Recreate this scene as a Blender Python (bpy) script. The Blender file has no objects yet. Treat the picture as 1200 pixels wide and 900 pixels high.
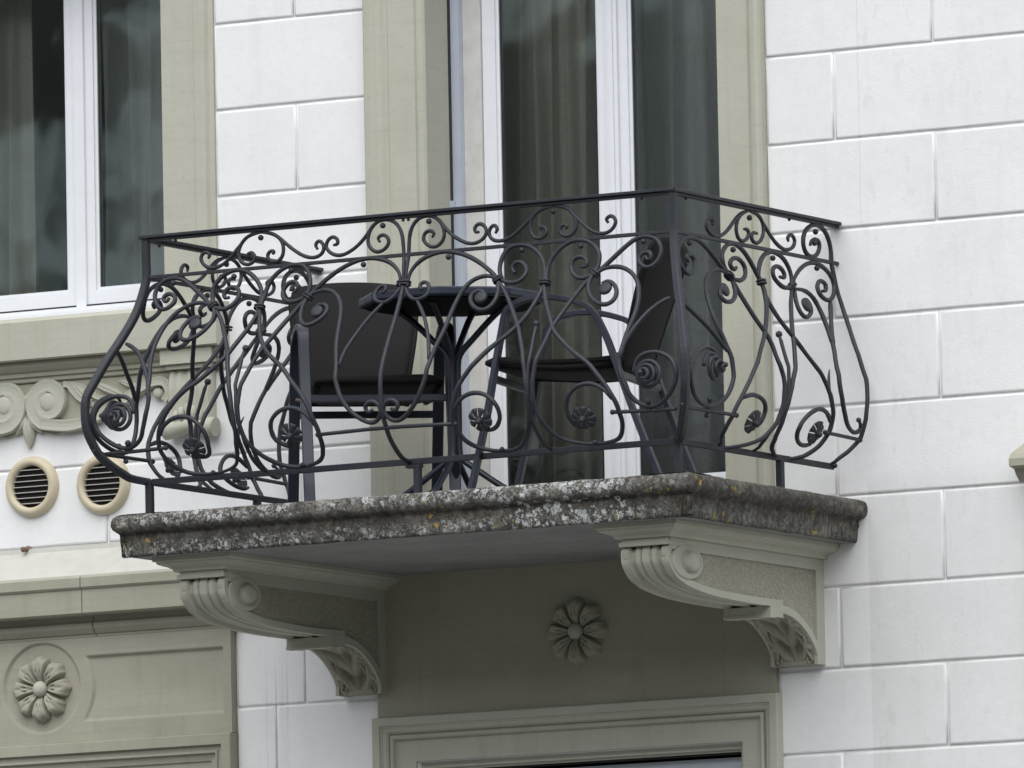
import bpy, bmesh, math, random
from math import sin, cos, pi, radians, sqrt, atan2
from mathutils import Vector, Matrix, noise
random.seed(7)
S = 5.5          # height of the balcony floor above the street
scene = bpy.context.scene
C = scene.collection

# ---------------------------------------------------------------- camera
cam_d = bpy.data.cameras.new('camera'); cam = bpy.data.objects.new('camera', cam_d); C.objects.link(cam)
F, YAW, PITCH, ROLL = 13004.9, 0.5185, 0.1091, -0.0194
fw = Vector((-sin(YAW)*cos(PITCH), cos(YAW)*cos(PITCH), sin(PITCH)))
r0 = Vector((cos(YAW), sin(YAW), 0)); u0 = r0.cross(fw)
rr = cos(ROLL)*r0 + sin(ROLL)*u0; uu = -sin(ROLL)*r0 + cos(ROLL)*u0
m = Matrix((rr, uu, -fw)).transposed().to_4x4(); m.translation = (19.7145, -35.0294, -3.8962+S)
cam.matrix_world = m
cam_d.sensor_width = 36; cam_d.lens = 36*F/1200; cam_d.clip_start = .5; cam_d.clip_end = 2000
scene.camera = cam
scene.render.resolution_x = 1024; scene.render.resolution_y = 768

# ---------------------------------------------------------------- world, sun, exposure (soft overcast daylight)
SUN_EL, SUN_AZ = 55, 163      # azimuth clockwise from +Y (the wall's inward normal)
w = bpy.data.worlds.new('World'); scene.world = w; w.use_nodes = True
nt = w.node_tree; bg = nt.nodes['Background']
sky = nt.nodes.new('ShaderNodeTexSky'); sky.sky_type = 'NISHITA'; sky.sun_disc = False
sky.sun_elevation = radians(SUN_EL); sky.sun_rotation = radians(SUN_AZ)
sky.air_density = 1.0; sky.dust_density = 1.5; sky.ozone_density = .6
hs = nt.nodes.new('ShaderNodeHueSaturation'); hs.inputs["Saturation"].default_value = .27
nt.links.new(sky.outputs[0], hs.inputs['Color']); nt.links.new(hs.outputs[0], bg.inputs[0])
bg.inputs[1].default_value = .145
sl = bpy.data.lights.new('sun', 'SUN'); sl.energy = 1.9; sl.angle = radians(80); sl.color = (1, .995, .98)
sun = bpy.data.objects.new('sun', sl); C.objects.link(sun)
a = radians(SUN_AZ); el = radians(SUN_EL)
sun.rotation_euler = Vector((sin(a)*cos(el), cos(a)*cos(el), sin(el))).to_track_quat('Z', 'Y').to_euler()
scene.view_settings.view_transform = 'Standard'; scene.view_settings.look = 'None'
scene.view_settings.exposure = .46; scene.view_settings.gamma = 1

# ---------------------------------------------------------------- materials
class NT:
    def __init__(s, name):
        s.m = bpy.data.materials.new(name); s.m.use_nodes = True
        s.t = s.m.node_tree; s.n = s.t.nodes; s.b = s.n['Principled BSDF']; s.out = s.n['Material Output']
    def node(s, ty, **k):
        n = s.n.new(ty)
        for a, v in k.items():
            if a in n.inputs: n.inputs[a].default_value = v
            else: setattr(n, a, v)
        return n
    def link(s, a, b): s.t.links.new(a, b)
    def co(s, scale=(1, 1, 1)):
        g = s.node('ShaderNodeNewGeometry'); mp = s.node('ShaderNodeMapping'); mp.inputs['Scale'].default_value = scale
        s.link(g.outputs['Position'], mp.inputs[0]); return mp.outputs[0]
    def noise(s, co, scale, detail=6, rough=.6):
        n = s.node('ShaderNodeTexNoise'); n.inputs['Scale'].default_value = scale
        n.inputs['Detail'].default_value = detail; n.inputs['Roughness'].default_value = rough
        s.link(co, n.inputs['Vector']); return n.outputs['Fac']
    def ramp(s, f, stops):
        r = s.node('ShaderNodeValToRGB'); e = r.color_ramp.elements
        while len(e) < len(stops): e.new(.5)
        for x, (p, c) in zip(e, stops): x.position = p; x.color = (*c, 1) if len(c) == 3 else c
        s.link(f, r.inputs[0]); return r.outputs[0]
    def mix(s, f, a, b, blend='MIX'):
        n = s.node('ShaderNodeMix'); n.data_type = 'RGBA'; n.blend_type = blend
        for i, v in ((0, f), (6, a), (7, b)):
            if hasattr(v, 'links'): s.link(v, n.inputs[i])
            else: n.inputs[i].default_value = v if i == 0 else ((*v, 1) if len(v) == 3 else v)
        return n.outputs[2]
    def math(s, op, a, b=0.):
        n = s.node('ShaderNodeMath'); n.operation = op
        for i, v in ((0, a), (1, b)):
            if hasattr(v, 'links'): s.link(v, n.inputs[i])
            else: n.inputs[i].default_value = v
        return n.outputs[0]
    def bump(s, h, strength, dist, prev=None):
        n = s.node('ShaderNodeBump'); n.inputs['Strength'].default_value = strength; n.inputs['Distance'].default_value = dist
        s.link(h, n.inputs['Height'])
        if prev: s.link(prev, n.inputs['Normal'])
        return n.outputs[0]
    def done(s, col=None, rough=None, nrm=None, **k):
        if col is not None:
            if hasattr(col, 'links'): s.link(col, s.b.inputs['Base Color'])
            else: s.b.inputs['Base Color'].default_value = (*col, 1)
        if rough is not None:
            if hasattr(rough, 'links'): s.link(rough, s.b.inputs['Roughness'])
            else: s.b.inputs['Roughness'].default_value = rough
        if nrm: s.link(nrm, s.b.inputs['Normal'])
        for a, v in k.items(): s.b.inputs[a.replace('_', ' ')].default_value = v
        return s.m
g3 = lambda v: (v, v, v)

def mat_plaster():
    t = NT('painted_plaster'); co = t.co(); st = t.co((9, 9, .7))
    n1 = t.noise(co, 1.7, 5); n2 = t.noise(st, 1.2, 6, .65); n3 = t.noise(co, 140, 4, .7)
    c = t.mix(t.ramp(n1, [(.35, g3(0)), (.7, g3(1))]), (.80, .80, .80), (.735, .74, .745))
    c = t.mix(t.math('MULTIPLY', t.ramp(t.noise(co, 26, 6, .7), [(.50, g3(0)), (.72, g3(1))]), .22), c, (.62, .61, .59))
    c = t.mix(t.math('MULTIPLY', t.ramp(t.noise(co, 210, 3, .6), [(.64, g3(0)), (.72, g3(1))]), .16), c, (.40, .39, .37))
    c = t.mix(t.math('MULTIPLY', t.ramp(n2, [(.52, g3(0)), (.80, g3(1))]), .35), c, (.60, .60, .585))
    # grey run-off streaks below the console on the left and a hairline crack on the right
    sep = t.node('ShaderNodeSeparateXYZ'); t.link(t.co(), sep.inputs[0])
    wob = t.math('MULTIPLY', t.math('SUBTRACT', t.noise(t.co((0, 0, 1)), 6, 3), .5), .02)
    crack = t.math('LESS_THAN', t.math('ABSOLUTE', t.math('SUBTRACT', t.math('ADD', sep.outputs[0], wob), 1.187)), .0022)
    crack = t.math('MULTIPLY', crack, t.math('GREATER_THAN', sep.outputs[2], S+1.0))
    c = t.mix(t.math('MULTIPLY', crack, .30), c, (.50, .48, .44))
    fine = t.noise(t.co((60, 60, .5)), 1.3, 4)
    band = t.ramp(t.math('ABSOLUTE', t.math('SUBTRACT', sep.outputs[0], -1.29)), [(0.03, g3(1)), (.12, g3(0))])
    low = t.ramp(t.math('SUBTRACT', sep.outputs[2], S-1.3), [(.5, g3(1)), (1.0, g3(0))])
    k = t.math('MULTIPLY', t.math('MULTIPLY', band, low), t.ramp(fine, [(.52, g3(0)), (.68, g3(1))]))
    foot = t.ramp(t.math('ABSOLUTE', t.math('SUBTRACT', sep.outputs[2], S-.57)), [(.0, g3(1)), (.16, g3(.35))])
    c = t.mix(t.math('MULTIPLY', t.math('MULTIPLY', k, foot), .75), c, (.24, .235, .21))
    # greyer tone right of the slab end, fading outwards, stopping just above floor level
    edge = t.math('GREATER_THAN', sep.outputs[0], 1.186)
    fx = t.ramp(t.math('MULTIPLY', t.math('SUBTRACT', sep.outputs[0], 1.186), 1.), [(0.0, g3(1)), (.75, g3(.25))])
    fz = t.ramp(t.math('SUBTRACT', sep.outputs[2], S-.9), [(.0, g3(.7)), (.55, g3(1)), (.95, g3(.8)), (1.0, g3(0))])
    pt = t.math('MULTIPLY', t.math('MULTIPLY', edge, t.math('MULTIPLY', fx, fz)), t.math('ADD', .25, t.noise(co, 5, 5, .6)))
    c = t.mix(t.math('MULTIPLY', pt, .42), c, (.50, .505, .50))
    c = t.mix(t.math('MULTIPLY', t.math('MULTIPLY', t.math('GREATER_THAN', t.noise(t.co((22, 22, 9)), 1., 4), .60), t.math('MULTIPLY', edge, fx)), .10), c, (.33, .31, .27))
    nb = t.bump(n3, .32, .0025); nb = t.bump(t.noise(co, 7, 4), .25, .008, nb)
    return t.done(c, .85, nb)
def mat_stone(name, c1, c2, grain=.25, gsc=160, gd=.002, streak=.35, pits=0.):
    t = NT(name); co = t.co(); n1 = t.noise(co, 3.2, 7, .65)
    c = t.mix(t.ramp(n1, [(.3, g3(0)), (.72, g3(1))]), c1, c2)
    n2 = t.noise(t.co((1.3, 1.3, 22)), 2.2, 5); c = t.mix(t.math('MULTIPLY', t.ramp(n2, [(.5, g3(0)), (.75, g3(1))]), streak), c, tuple(v*.80 for v in c1))
    n4 = t.noise(t.co((25, 25, 1.6)), 1.0, 5); c = t.mix(t.math('MULTIPLY', t.ramp(n4, [(.55, g3(0)), (.8, g3(1))]), streak*.8), c, (.25, .235, .18))
    n3 = t.noise(co, gsc, 4, .7)
    sp = t.ramp(t.noise(co, 55, 3), [(.60, g3(0)), (.72, g3(1))]); c = t.mix(t.math('MULTIPLY', sp, .18), c, (.20, .19, .15))
    if pits: c = t.mix(t.math('MULTIPLY', t.ramp(n3, [(.44, g3(1)), (.58, g3(0))]), pits), c, tuple(v*.45 for v in c1))
    nb = t.bump(n3, grain, gd); nb = t.bump(t.noise(co, 11, 5), .3, .008, nb)
    return t.done(c, .88, nb)
def mat_lichen():
    t = NT('lichen_covered_stone'); co = t.co(); sep = t.node('ShaderNodeSeparateXYZ'); t.link(co, sep.inputs[0])
    n1 = t.noise(co, 7, 8, .7); fine = t.noise(co, 95, 7, .8); mid = t.noise(co, 34, 7, .75)
    c = t.ramp(n1, [(.32, (.055, .050, .042)), (.50, (.115, .107, .090)), (.70, (.21, .198, .170))])
    c = t.mix(t.ramp(mid, [(.45, g3(.72)), (.57, g3(0))]), c, (.022, .020, .017))
    # granular pale crust: fine specks gathered in patches, thick along the front, sparse on the right return
    side = t.ramp(t.math('ADD', t.math('MULTIPLY', sep.outputs[0], -.8), 1.02), [(.06, g3(.12)), (.40, g3(1))])
    patch = t.ramp(t.noise(co, 10, 5, .65), [(.38, g3(.10)), (.56, g3(1))])
    crust = t.ramp(fine, [(.515, g3(0)), (.55, g3(1))])
    zb = t.math('ADD', t.math('SUBTRACT', sep.outputs[2], S), t.math('MULTIPLY', t.math('SUBTRACT', mid, .5), .06))
    band = t.ramp(t.math('ADD', t.math('MULTIPLY', zb, 5.), 1.), [(.25, g3(1)), (.45, g3(.75)), (.53, g3(.05)), (.72, g3(.10)), (.83, g3(1))])
    crust = t.math('MULTIPLY', crust, band)
    tint = t.ramp(t.noise(co, 26, 3), [(.35, (.36, .35, .32)), (.55, (.44, .445, .44)), (.68, (.30, .34, .38))])
    c = t.mix(t.math('MULTIPLY', crust, t.math('MULTIPLY', side, patch)), c, tint)
    def blobs(scale, thr, dens, col, base, seed, mask=None, ring=False):
        v = t.node('ShaderNodeTexVoronoi'); v.inputs['Scale'].default_value = scale; v.inputs['Randomness'].default_value = 1
        mp = t.node('ShaderNodeMapping'); mp.inputs['Location'].default_value = (seed, seed*.7, -seed)
        dn = t.node('ShaderNodeTexNoise'); dn.inputs['Scale'].default_value = scale*2.2; t.link(co, dn.inputs['Vector'])
        ad = t.mix(.025, co, dn.outputs['Color'], 'ADD'); t.link(ad, mp.inputs[0]); t.link(mp.outputs[0], v.inputs['Vector'])
        sel = t.node('ShaderNodeSeparateColor'); t.link(v.outputs['Color'], sel.inputs[0])
        on = t.math('LESS_THAN', sel.outputs[0], dens)
        sz = t.math('MULTIPLY', t.math('ADD', sel.outputs[1], .35), thr)
        f = t.math('MULTIPLY', on, t.math('LESS_THAN', v.outputs['Distance'], sz))
        if ring: f = t.math('MULTIPLY', f, t.math('ADD', t.math('GREATER_THAN', v.outputs['Distance'], t.math('MULTIPLY', sz, .45)), .35))
        if mask: f = t.math('MULTIPLY', f, mask)
        return t.mix(f, base, t.mix(sel.outputs[2], col, tuple(x*.7 for x in col)))
    c = blobs(40, .42, .52, (.50, .52, .52), c, 3., t.math('MULTIPLY', side, t.math('MULTIPLY', patch, band)), True)
    big = t.math('MULTIPLY', t.ramp(t.math('ABSOLUTE', t.math('SUBTRACT', sep.outputs[0], .68)), [(.16, g3(1)), (.30, g3(0))]), t.math('LESS_THAN', sep.outputs[1], -1.2))
    c = blobs(42, .46, .72, (.60, .62, .62), c, 11., big, True)
    yel = t.ramp(t.noise(co, 3.1, 2), [(.52, g3(0)), (.56, g3(1))])
    c = blobs(46, .36, .08, (.40, .27, .06), c, 17., yel); c = blobs(80, .40, .10, (.30, .26, .07), c, 21., yel)
    run = t.ramp(t.noise(t.co((1, 70, 4)), 1.0, 4), [(.52, g3(0)), (.62, g3(1))])
    pos = t.ramp(t.math('ABSOLUTE', t.math('ADD', sep.outputs[1], .30)), [(.10, g3(1)), (.24, g3(0))])
    xx = t.math('MULTIPLY', t.math('GREATER_THAN', sep.outputs[0], 1.1), t.math('LESS_THAN', sep.outputs[2], S-.07))
    c = t.mix(t.math('MULTIPLY', t.math('MULTIPLY', run, pos), t.math('MULTIPLY', xx, .5)), c, (.33, .32, .30))
    nb = t.bump(fine, .8, .004); nb = t.bump(mid, .7, .010, nb)
    return t.done(c, .95, nb)
def mat_iron():
    t = NT('forged_iron_paint'); co = t.co(); n = t.noise(co, 45, 5)
    c = t.mix(t.ramp(n, [(.35, g3(0)), (.7, g3(1))]), (.013, .015, .022), (.021, .024, .033))
    c = t.mix(t.math('MULTIPLY', t.ramp(t.noise(co, 160, 4), [(.62, g3(0)), (.72, g3(1))]), .25), c, (.09, .09, .09))
    return t.done(c, t.ramp(n, [(.3, g3(.46)), (.7, g3(.68))]), t.bump(t.noise(co, 90, 4), .35, .0015))
def mat_simple(name, c, rough, metal=0, bsc=0, bs=.2, var=.12):
    t = NT(name); co = t.co(); n = t.noise(co, 14, 5)
    cc = t.mix(t.ramp(n, [(.3, g3(0)), (.7, g3(1))]), c, tuple(v*(1-var) for v in c))
    nb = t.bump(t.noise(co, bsc, 3), bs, .001) if bsc else None
    t.b.inputs['Metallic'].default_value = metal
    return t.done(cc, rough, nb)
def mat_glass():
    t = NT('window_glass'); n = t.n; n.remove(t.b)
    fr = t.node('ShaderNodeFresnel'); fr.inputs[0].default_value = 1.75
    co = t.co(); b = t.bump(t.noise(t.co((1, 1, .55)), 1.3, 3), .16, .02)
    gl = t.node('ShaderNodeBsdfGlossy'); gl.inputs['Roughness'].default_value = .015; gl.inputs['Color'].default_value = (.95, 1, .98, 1)
    t.link(b, gl.inputs['Normal'])
    tr = t.node('ShaderNodeBsdfTransparent'); tr.inputs[0].default_value = (.90, .91, .90, 1)
    mx = t.node('ShaderNodeMixShader'); t.link(fr.outputs[0], mx.inputs[0]); t.link(tr.outputs[0], mx.inputs[1]); t.link(gl.outputs[0], mx.inputs[2])
    t.link(mx.outputs[0], t.out.inputs[0]); return t.m
def mat_curtain(name, c, transl):
    t = NT(name); co = t.co((90, 90, 90)); n = t.noise(co, 1, 2)
    df = t.node('ShaderNodeBsdfDiffuse'); df.inputs[0].default_value = (*c, 1)
    tl = t.node('ShaderNodeBsdfTranslucent'); tl.inputs[0].default_value = (*c, 1)
    cc = t.mix(t.ramp(n, [(.3, g3(0)), (.7, g3(1))]), c, tuple(v*.85 for v in c)); t.link(cc, df.inputs[0])
    mx = t.node('ShaderNodeMixShader'); mx.inputs[0].default_value = transl
    t.link(df.outputs[0], mx.inputs[1]); t.link(tl.outputs[0], mx.inputs[2]); t.link(mx.outputs[0], t.out.inputs[0]); return t.m
def mat_weave(name, c):
    t = NT(name); wv = t.node('ShaderNodeTexChecker'); wv.inputs['Scale'].default_value = 420
    tc = t.node('ShaderNodeTexCoord'); t.link(tc.outputs['Object'], wv.inputs['Vector'])
    wv.inputs['Color1'].default_value = (*c, 1); wv.inputs['Color2'].default_value = (*[v*.6 for v in c], 1)
    return t.done(wv.outputs[0], .75, Specular_IOR_Level=.2)

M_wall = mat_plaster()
M_stone = mat_stone('painted_sandstone', (.455, .450, .380), (.405, .400, .330))
M_stone_d = mat_stone('weathered_sandstone', (.365, .355, .285), (.315, .302, .238), streak=.55)
M_stip = mat_stone('bush_hammered_stone', (.50, .485, .39), (.42, .405, .32), 1.0, 85, .014, pits=.38)
M_soffit = mat_stone('grey_slab_soffit', (.36, .36, .345), (.24, .24, .23), .9, 100, .008, pits=.4)
M_lichen = mat_lichen(); M_iron = mat_iron()
M_pvc = mat_simple('white_window_paint', (.76, .775, .81), .38, var=.05)
M_oldwood = mat_simple('aged_white_board', (.62, .61, .58), .6, bsc=60, var=.2)
M_alu = mat_simple('pale_blue_rail', (.52, .57, .66), .35, .2, var=.06)
M_gap = mat_simple('dark_gasket_or_gap', (.02, .022, .025), .6)
M_glass = mat_glass()
M_cur_g = mat_curtain('grey_green_curtain', (.64, .62, .56), .08)
M_cur_b = mat_curtain('sheer_grey_curtain', (.80, .82, .84), .12)
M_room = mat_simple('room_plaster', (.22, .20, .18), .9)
M_vent = mat_simple('cream_vent_plastic', (.56, .50, .36), .5, bsc=200, var=.15)
M_wire = mat_simple('vent_louvre', (.55, .53, .50), .4)
M_black = mat_simple('vent_duct', (.012, .011, .010), .9)
M_table = mat_simple('navy_black_metal', (.012, .015, .028), .4, .0, 300, .1)
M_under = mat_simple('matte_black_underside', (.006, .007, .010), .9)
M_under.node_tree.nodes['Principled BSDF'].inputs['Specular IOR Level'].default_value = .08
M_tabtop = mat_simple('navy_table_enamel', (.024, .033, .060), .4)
M_chairleg = mat_simple('slate_chair_tube', (.019, .024, .040), .42)
M_sling = mat_weave('dark_mesh_sling', (.013, .0125, .0135))
M_seat = mat_weave('black_seat_mesh', (.006, .006, .0065))
M_blind = mat_simple('pale_blue_blind', (.50, .54, .60), .5)
M_flash = mat_simple('cream_lead_flashing', (.52, .515, .47), .8, bsc=60, var=.12)
M_steel = mat_simple('rusty_bolt', (.16, .10, .07), .7)

# ---------------------------------------------------------------- builders
def tag(o, label=None, cat=None, group=None, kind=None):
    if label: o['label'] = label
    if cat: o['category'] = cat
    if group: o['group'] = group
    if kind: o['kind'] = kind
    return o
def thing(name, loc, label, cat, group=None, rz=0):
    o = bpy.data.objects.new(name, None); C.objects.link(o); o.empty_display_size = .1
    o.location = (loc[0], loc[1], loc[2]+S); o.rotation_euler = (0, 0, rz)
    o['org'] = 0; del o['org']
    ORG[o] = Vector(loc); return tag(o, label, cat, group)
ORG = {}
class MB:
    """collects faces; coordinates are metres from the balcony floor (z = 0), facade plane y = 0, street at -y"""
    def __init__(s): s.v = []; s.f = []; s.sm = []
    def add(s, vs, fs, smooth=False):
        k = len(s.v); s.v += [tuple(v) for v in vs]; s.f += [tuple(i+k for i in f) for f in fs]; s.sm += [smooth]*len(fs); return s
    def box(s, x0, x1, y0, y1, z0, z1):
        return s.add([(x0, y0, z0), (x1, y0, z0), (x1, y1, z0), (x0, y1, z0), (x0, y0, z1), (x1, y0, z1), (x1, y1, z1), (x0, y1, z1)],
                     [(0, 3, 2, 1), (4, 5, 6, 7), (0, 1, 5, 4), (1, 2, 6, 5), (2, 3, 7, 6), (3, 0, 4, 7)])
    def grid(s, pts, smooth=True, close_u=False, close_v=False):
        nu, nv = len(pts), len(pts[0]); f = []
        for i in range(nu if close_u else nu-1):
            for j in range(nv if close_v else nv-1):
                f.append((i*nv+j, i*nv+(j+1) % nv, ((i+1) % nu)*nv+(j+1) % nv, ((i+1) % nu)*nv+j))
        return s.add([p for r in pts for p in r], f, smooth)
    def ngon(s, pts): return s.add(pts, [tuple(range(len(pts)))])
    def prism(s, pts, vec, smooth=False):
        vec = Vector(vec); n = len(pts); a = [Vector(p) for p in pts]; b = [p+vec for p in a]
        s.add(a+b, [tuple(range(n))[::-1], tuple(range(n, 2*n))])
        return s.add(a+b, [(i, (i+1) % n, n+(i+1) % n, n+i) for i in range(n)], smooth)
    def tube(s, pts, r, n=8, cap=True, flat=None):
        pts = [Vector(p) for p in pts]; N = len(pts); rf = r if callable(r) else (lambda t: r)
        T = [(pts[min(i+1, N-1)]-pts[max(i-1, 0)]).normalized() for i in range(N)]
        ref = flat if flat is not None else (Vector((0, 1, 0)) if abs(T[0].y) < .9 else Vector((1, 0, 0)))
        nrm = (ref-T[0]*ref.dot(T[0])).normalized(); rings = []
        for i in range(N):
            nrm = (nrm-T[i]*nrm.dot(T[i])).normalized(); bn = T[i].cross(nrm); q = rf(i/(N-1))
            rings.append([pts[i]+nrm*cos(2*pi*k/n)*q+bn*sin(2*pi*k/n)*q for k in range(n)])
        s.grid(rings, True, False, True)
        if cap: s.ngon(rings[0][::-1]); s.ngon(rings[-1])
        return s
    def bar(s, pts, sec, up):
        """rectangular section sec=(w along side, h along up) swept on pts; up is a vector or list"""
        pts = [Vector(p) for p in pts]; N = len(pts); rings = []
        for i in range(N):
            T = (pts[min(i+1, N-1)]-pts[max(i-1, 0)]).normalized(); U = Vector(up[i] if isinstance(up, list) else up)
            U = (U-T*U.dot(T)).normalized(); B = T.cross(U); a, b = sec[0]/2, sec[1]/2; c = min(a, b)*.28
            rings.append([pts[i]+B*x+U*y for x, y in ((-a+c, -b), (a-c, -b), (a, -b+c), (a, b-c), (a-c, b), (-a+c, b), (-a, b-c), (-a, -b+c))])
        s.grid(rings, False, False, True); s.ngon(rings[0][::-1]); s.ngon(rings[-1]); return s
    def ball(s, c, r, nu=10, nv=7, sc=(1, 1, 1)):
        c = Vector(c); P = [[c+Vector((r*sc[0]*sin(pi*j/nv)*cos(2*pi*i/nu), r*sc[1]*sin(pi*j/nv)*sin(2*pi*i/nu), r*sc[2]*cos(pi*j/nv))) for j in range(nv+1)] for i in range(nu)]
        return s.grid(P, True, True)
    def lathe(s, prof, c, axis, n=24):
        """prof: (radius, height along axis)"""
        c = Vector(c); A = Vector(axis).normalized(); X = A.orthogonal().normalized(); Y = A.cross(X)
        return s.grid([[c+A*h+(X*cos(2*pi*i/n)+Y*sin(2*pi*i/n))*r for r, h in prof] for i in range(n)], True, True)
    def build(s, name, mat, parent=None, org=None, auto=None):
        me = bpy.data.meshes.new(name); o3 = Vector(org) if org is not None else (ORG.get(parent, Vector((0, 0, 0))) if parent else Vector((0, 0, 0)))
        if org is None and parent is not None and parent not in ORG: o3 = OFF.get(parent, Vector((0, 0, 0)))
        me.from_pydata([Vector(v)-o3 for v in s.v], [], s.f); me.materials.append(mat)
        me.polygons.foreach_set('use_smooth', s.sm); me.update()
        bm = bmesh.new(); bm.from_mesh(me); bmesh.ops.remove_doubles(bm, verts=bm.verts, dist=1e-5)
        bmesh.ops.recalc_face_normals(bm, faces=bm.faces); bm.to_mesh(me); bm.free()
        o = bpy.data.objects.new(name, me); C.objects.link(o)
        if parent: o.parent = parent; OFF[o] = o3
        else: o.location = o3+Vector((0, 0, S))
        return o
OFF = {}
def place(name, mesh, parent, pos, mat4=None):
    """a piece that shares mesh data; pos in scene metres; parent un-rotated"""
    o = bpy.data.objects.new(name, mesh); C.objects.link(o); o.parent = parent
    base = ORG.get(parent, OFF.get(parent, Vector((0, 0, 0))))
    M = Matrix.Translation(Vector(pos)-base)
    if mat4 is not None: M = M @ mat4
    o.matrix_local = M; OFF[o] = Vector(pos); return o
def mesh_of(mb, name, mat):
    o = mb.build(name, mat, None, (0, 0, 0)); me = o.data; bpy.data.objects.remove(o); return me
def profile_x(mb, prof, x0, x1, n=1):
    """extrude a (y,z) profile along x, capped"""
    xs = [x0+(x1-x0)*i/n for i in range(n+1)]
    mb.grid([[(x, y, z) for y, z in prof] for x in xs], False)
    mb.ngon([(x0, y, z) for y, z in prof]); mb.ngon([(x1, y, z) for y, z in prof]); return mb
def profile_z(mb, prof, z0, z1):
    mb.grid([[(x, y, z) for x, y in prof] for z in (z0, z1)], False)
    mb.ngon([(x, y, z0) for x, y in prof]); mb.ngon([(x, y, z1) for x, y in prof]); return mb
def frame_sweep(mb, path, prof):
    """path: (x,z) corners left-bottom, left-top, right-top, right-bottom; prof: (offset inward, y)"""
    rows = []
    for i, (x, z) in enumerate(path):
        if i in (0, len(path)-1):
            d = Vector((1, 0)) if i == 0 else Vector((-1, 0))
        else: d = Vector((1 if i == 1 else -1, -1))
        rows.append([(x+d.x*o, y, z+d.y*o) for o, y in prof])
    mb.grid(rows, False); mb.ngon(rows[0]); mb.ngon(rows[-1]); return mb
def crom(P, sub=4):
    """Catmull-Rom through points of any dimension"""
    P = [Vector(p) for p in P]; out = []
    for i in range(len(P)-1):
        a = P[i-1] if i else P[0]*2-P[1]; b = P[i]; c = P[i+1]; d = P[i+2] if i+2 < len(P) else P[-1]*2-P[-2]
        for k in range(sub):
            t = k/sub; out.append(.5*((2*b)+(c-a)*t+(2*a-5*b+4*c-d)*t*t+(3*b-a-3*c+d)*t**3))
    out.append(P[-1]); return out

# ================================================================ STREET AND AN UNSEEN HILL ADDED TO BLOCK LOW SKY
mb = MB(); mb.add([(-400, -400, -S), (400, -400, -S), (400, 400, -S), (-400, 400, -S)], [(0, 1, 2, 3)])
o = mb.build('ground', mat_simple('street_asphalt', (.13, .13, .125), .9, bsc=30), None, (0, 0, 0)); tag(o, 'grey asphalt street below the facade', kind='structure')
rows = []
for i in range(61):
    x = -300+10*i; row = []
    for j in range(9):
        d = j/8; h = (46+9*noise.noise(Vector((x*.012, 0, 3)))+5*noise.noise(Vector((x*.05, 1, 3))))*sin(min(1, d*1.5)*pi/2)
        row.append((x, -95-75*d, -S+h+1.2*noise.noise(Vector((x*.2, d*9, 0)))*(d > 0)))
    rows.append(row)
t_ = NT('banded_sky_blocker'); n_ = t_.noise(t_.co((.035, .05, .12)), 1.0, 4, .55)
M_sky_blocker = t_.done(t_.ramp(n_, [(.40, (.030, .036, .028)), (.50, (.055, .062, .050)), (.555, (.50, .58, .56)), (.60, (.05, .06, .05)), (.70, (.14, .15, .15))]), .95)  # pale bands put in the added hill's colour for streaks in the glass
mb = MB().grid(rows); o = mb.build('sky_blocker_hill', M_sky_blocker, None, (0, 0, 0)); tag(o, 'unseen dark slope added across the street to block low sky', kind='structure')

# ================================================================ FACADE
fac = thing('building_facade', (0, 0, -S), 'white painted ashlar facade with beige stone trim behind the balcony', 'building')
OPEN = [(-.605, .625, .0, 2.35), (-2.87, -1.735, .90, 2.35), (-.70, .654, -3.0, -.842)]
# --- structural core behind the plaster blocks
xs = sorted({-4.2, 4.2, *[v for q in OPEN for v in q[:2]]}); zs = sorted({-S+.01, 3.2, *[v for q in OPEN for v in q[2:]]})
solid = lambda x, z: not any(a < x < b and c < z < d for a, b, c, d in OPEN)
mb = MB(); Y0, Y1 = .0065, .33
cell = lambda i, k: 0 <= i < len(xs)-1 and 0 <= k < len(zs)-1 and solid((xs[i]+xs[i+1])/2, (zs[k]+zs[k+1])/2)
for i in range(len(xs)-1):
    for k in range(len(zs)-1):
        if not cell(i, k): continue
        a, b, c, d = xs[i], xs[i+1], zs[k], zs[k+1]
        mb.add([(a, Y0, c), (b, Y0, c), (b, Y0, d), (a, Y0, d)], [(0, 1, 2, 3)]); mb.add([(a, Y1, c), (b, Y1, c), (b, Y1, d), (a, Y1, d)], [(3, 2, 1, 0)])
        if not cell(i-1, k): mb.add([(a, Y0, c), (a, Y1, c), (a, Y1, d), (a, Y0, d)], [(0, 1, 2, 3)])
        if not cell(i+1, k): mb.add([(b, Y0, c), (b, Y1, c), (b, Y1, d), (b, Y0, d)], [(3, 2, 1, 0)])
        if not cell(i, k-1): mb.add([(a, Y0, c), (b, Y0, c), (b, Y1, c), (a, Y1, c)], [(0, 1, 2, 3)])
        if not cell(i, k+1): mb.add([(a, Y0, d), (b, Y0, d), (b, Y1, d), (a, Y1, d)], [(3, 2, 1, 0)])
mb.build('wall', M_wall, fac)
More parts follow.
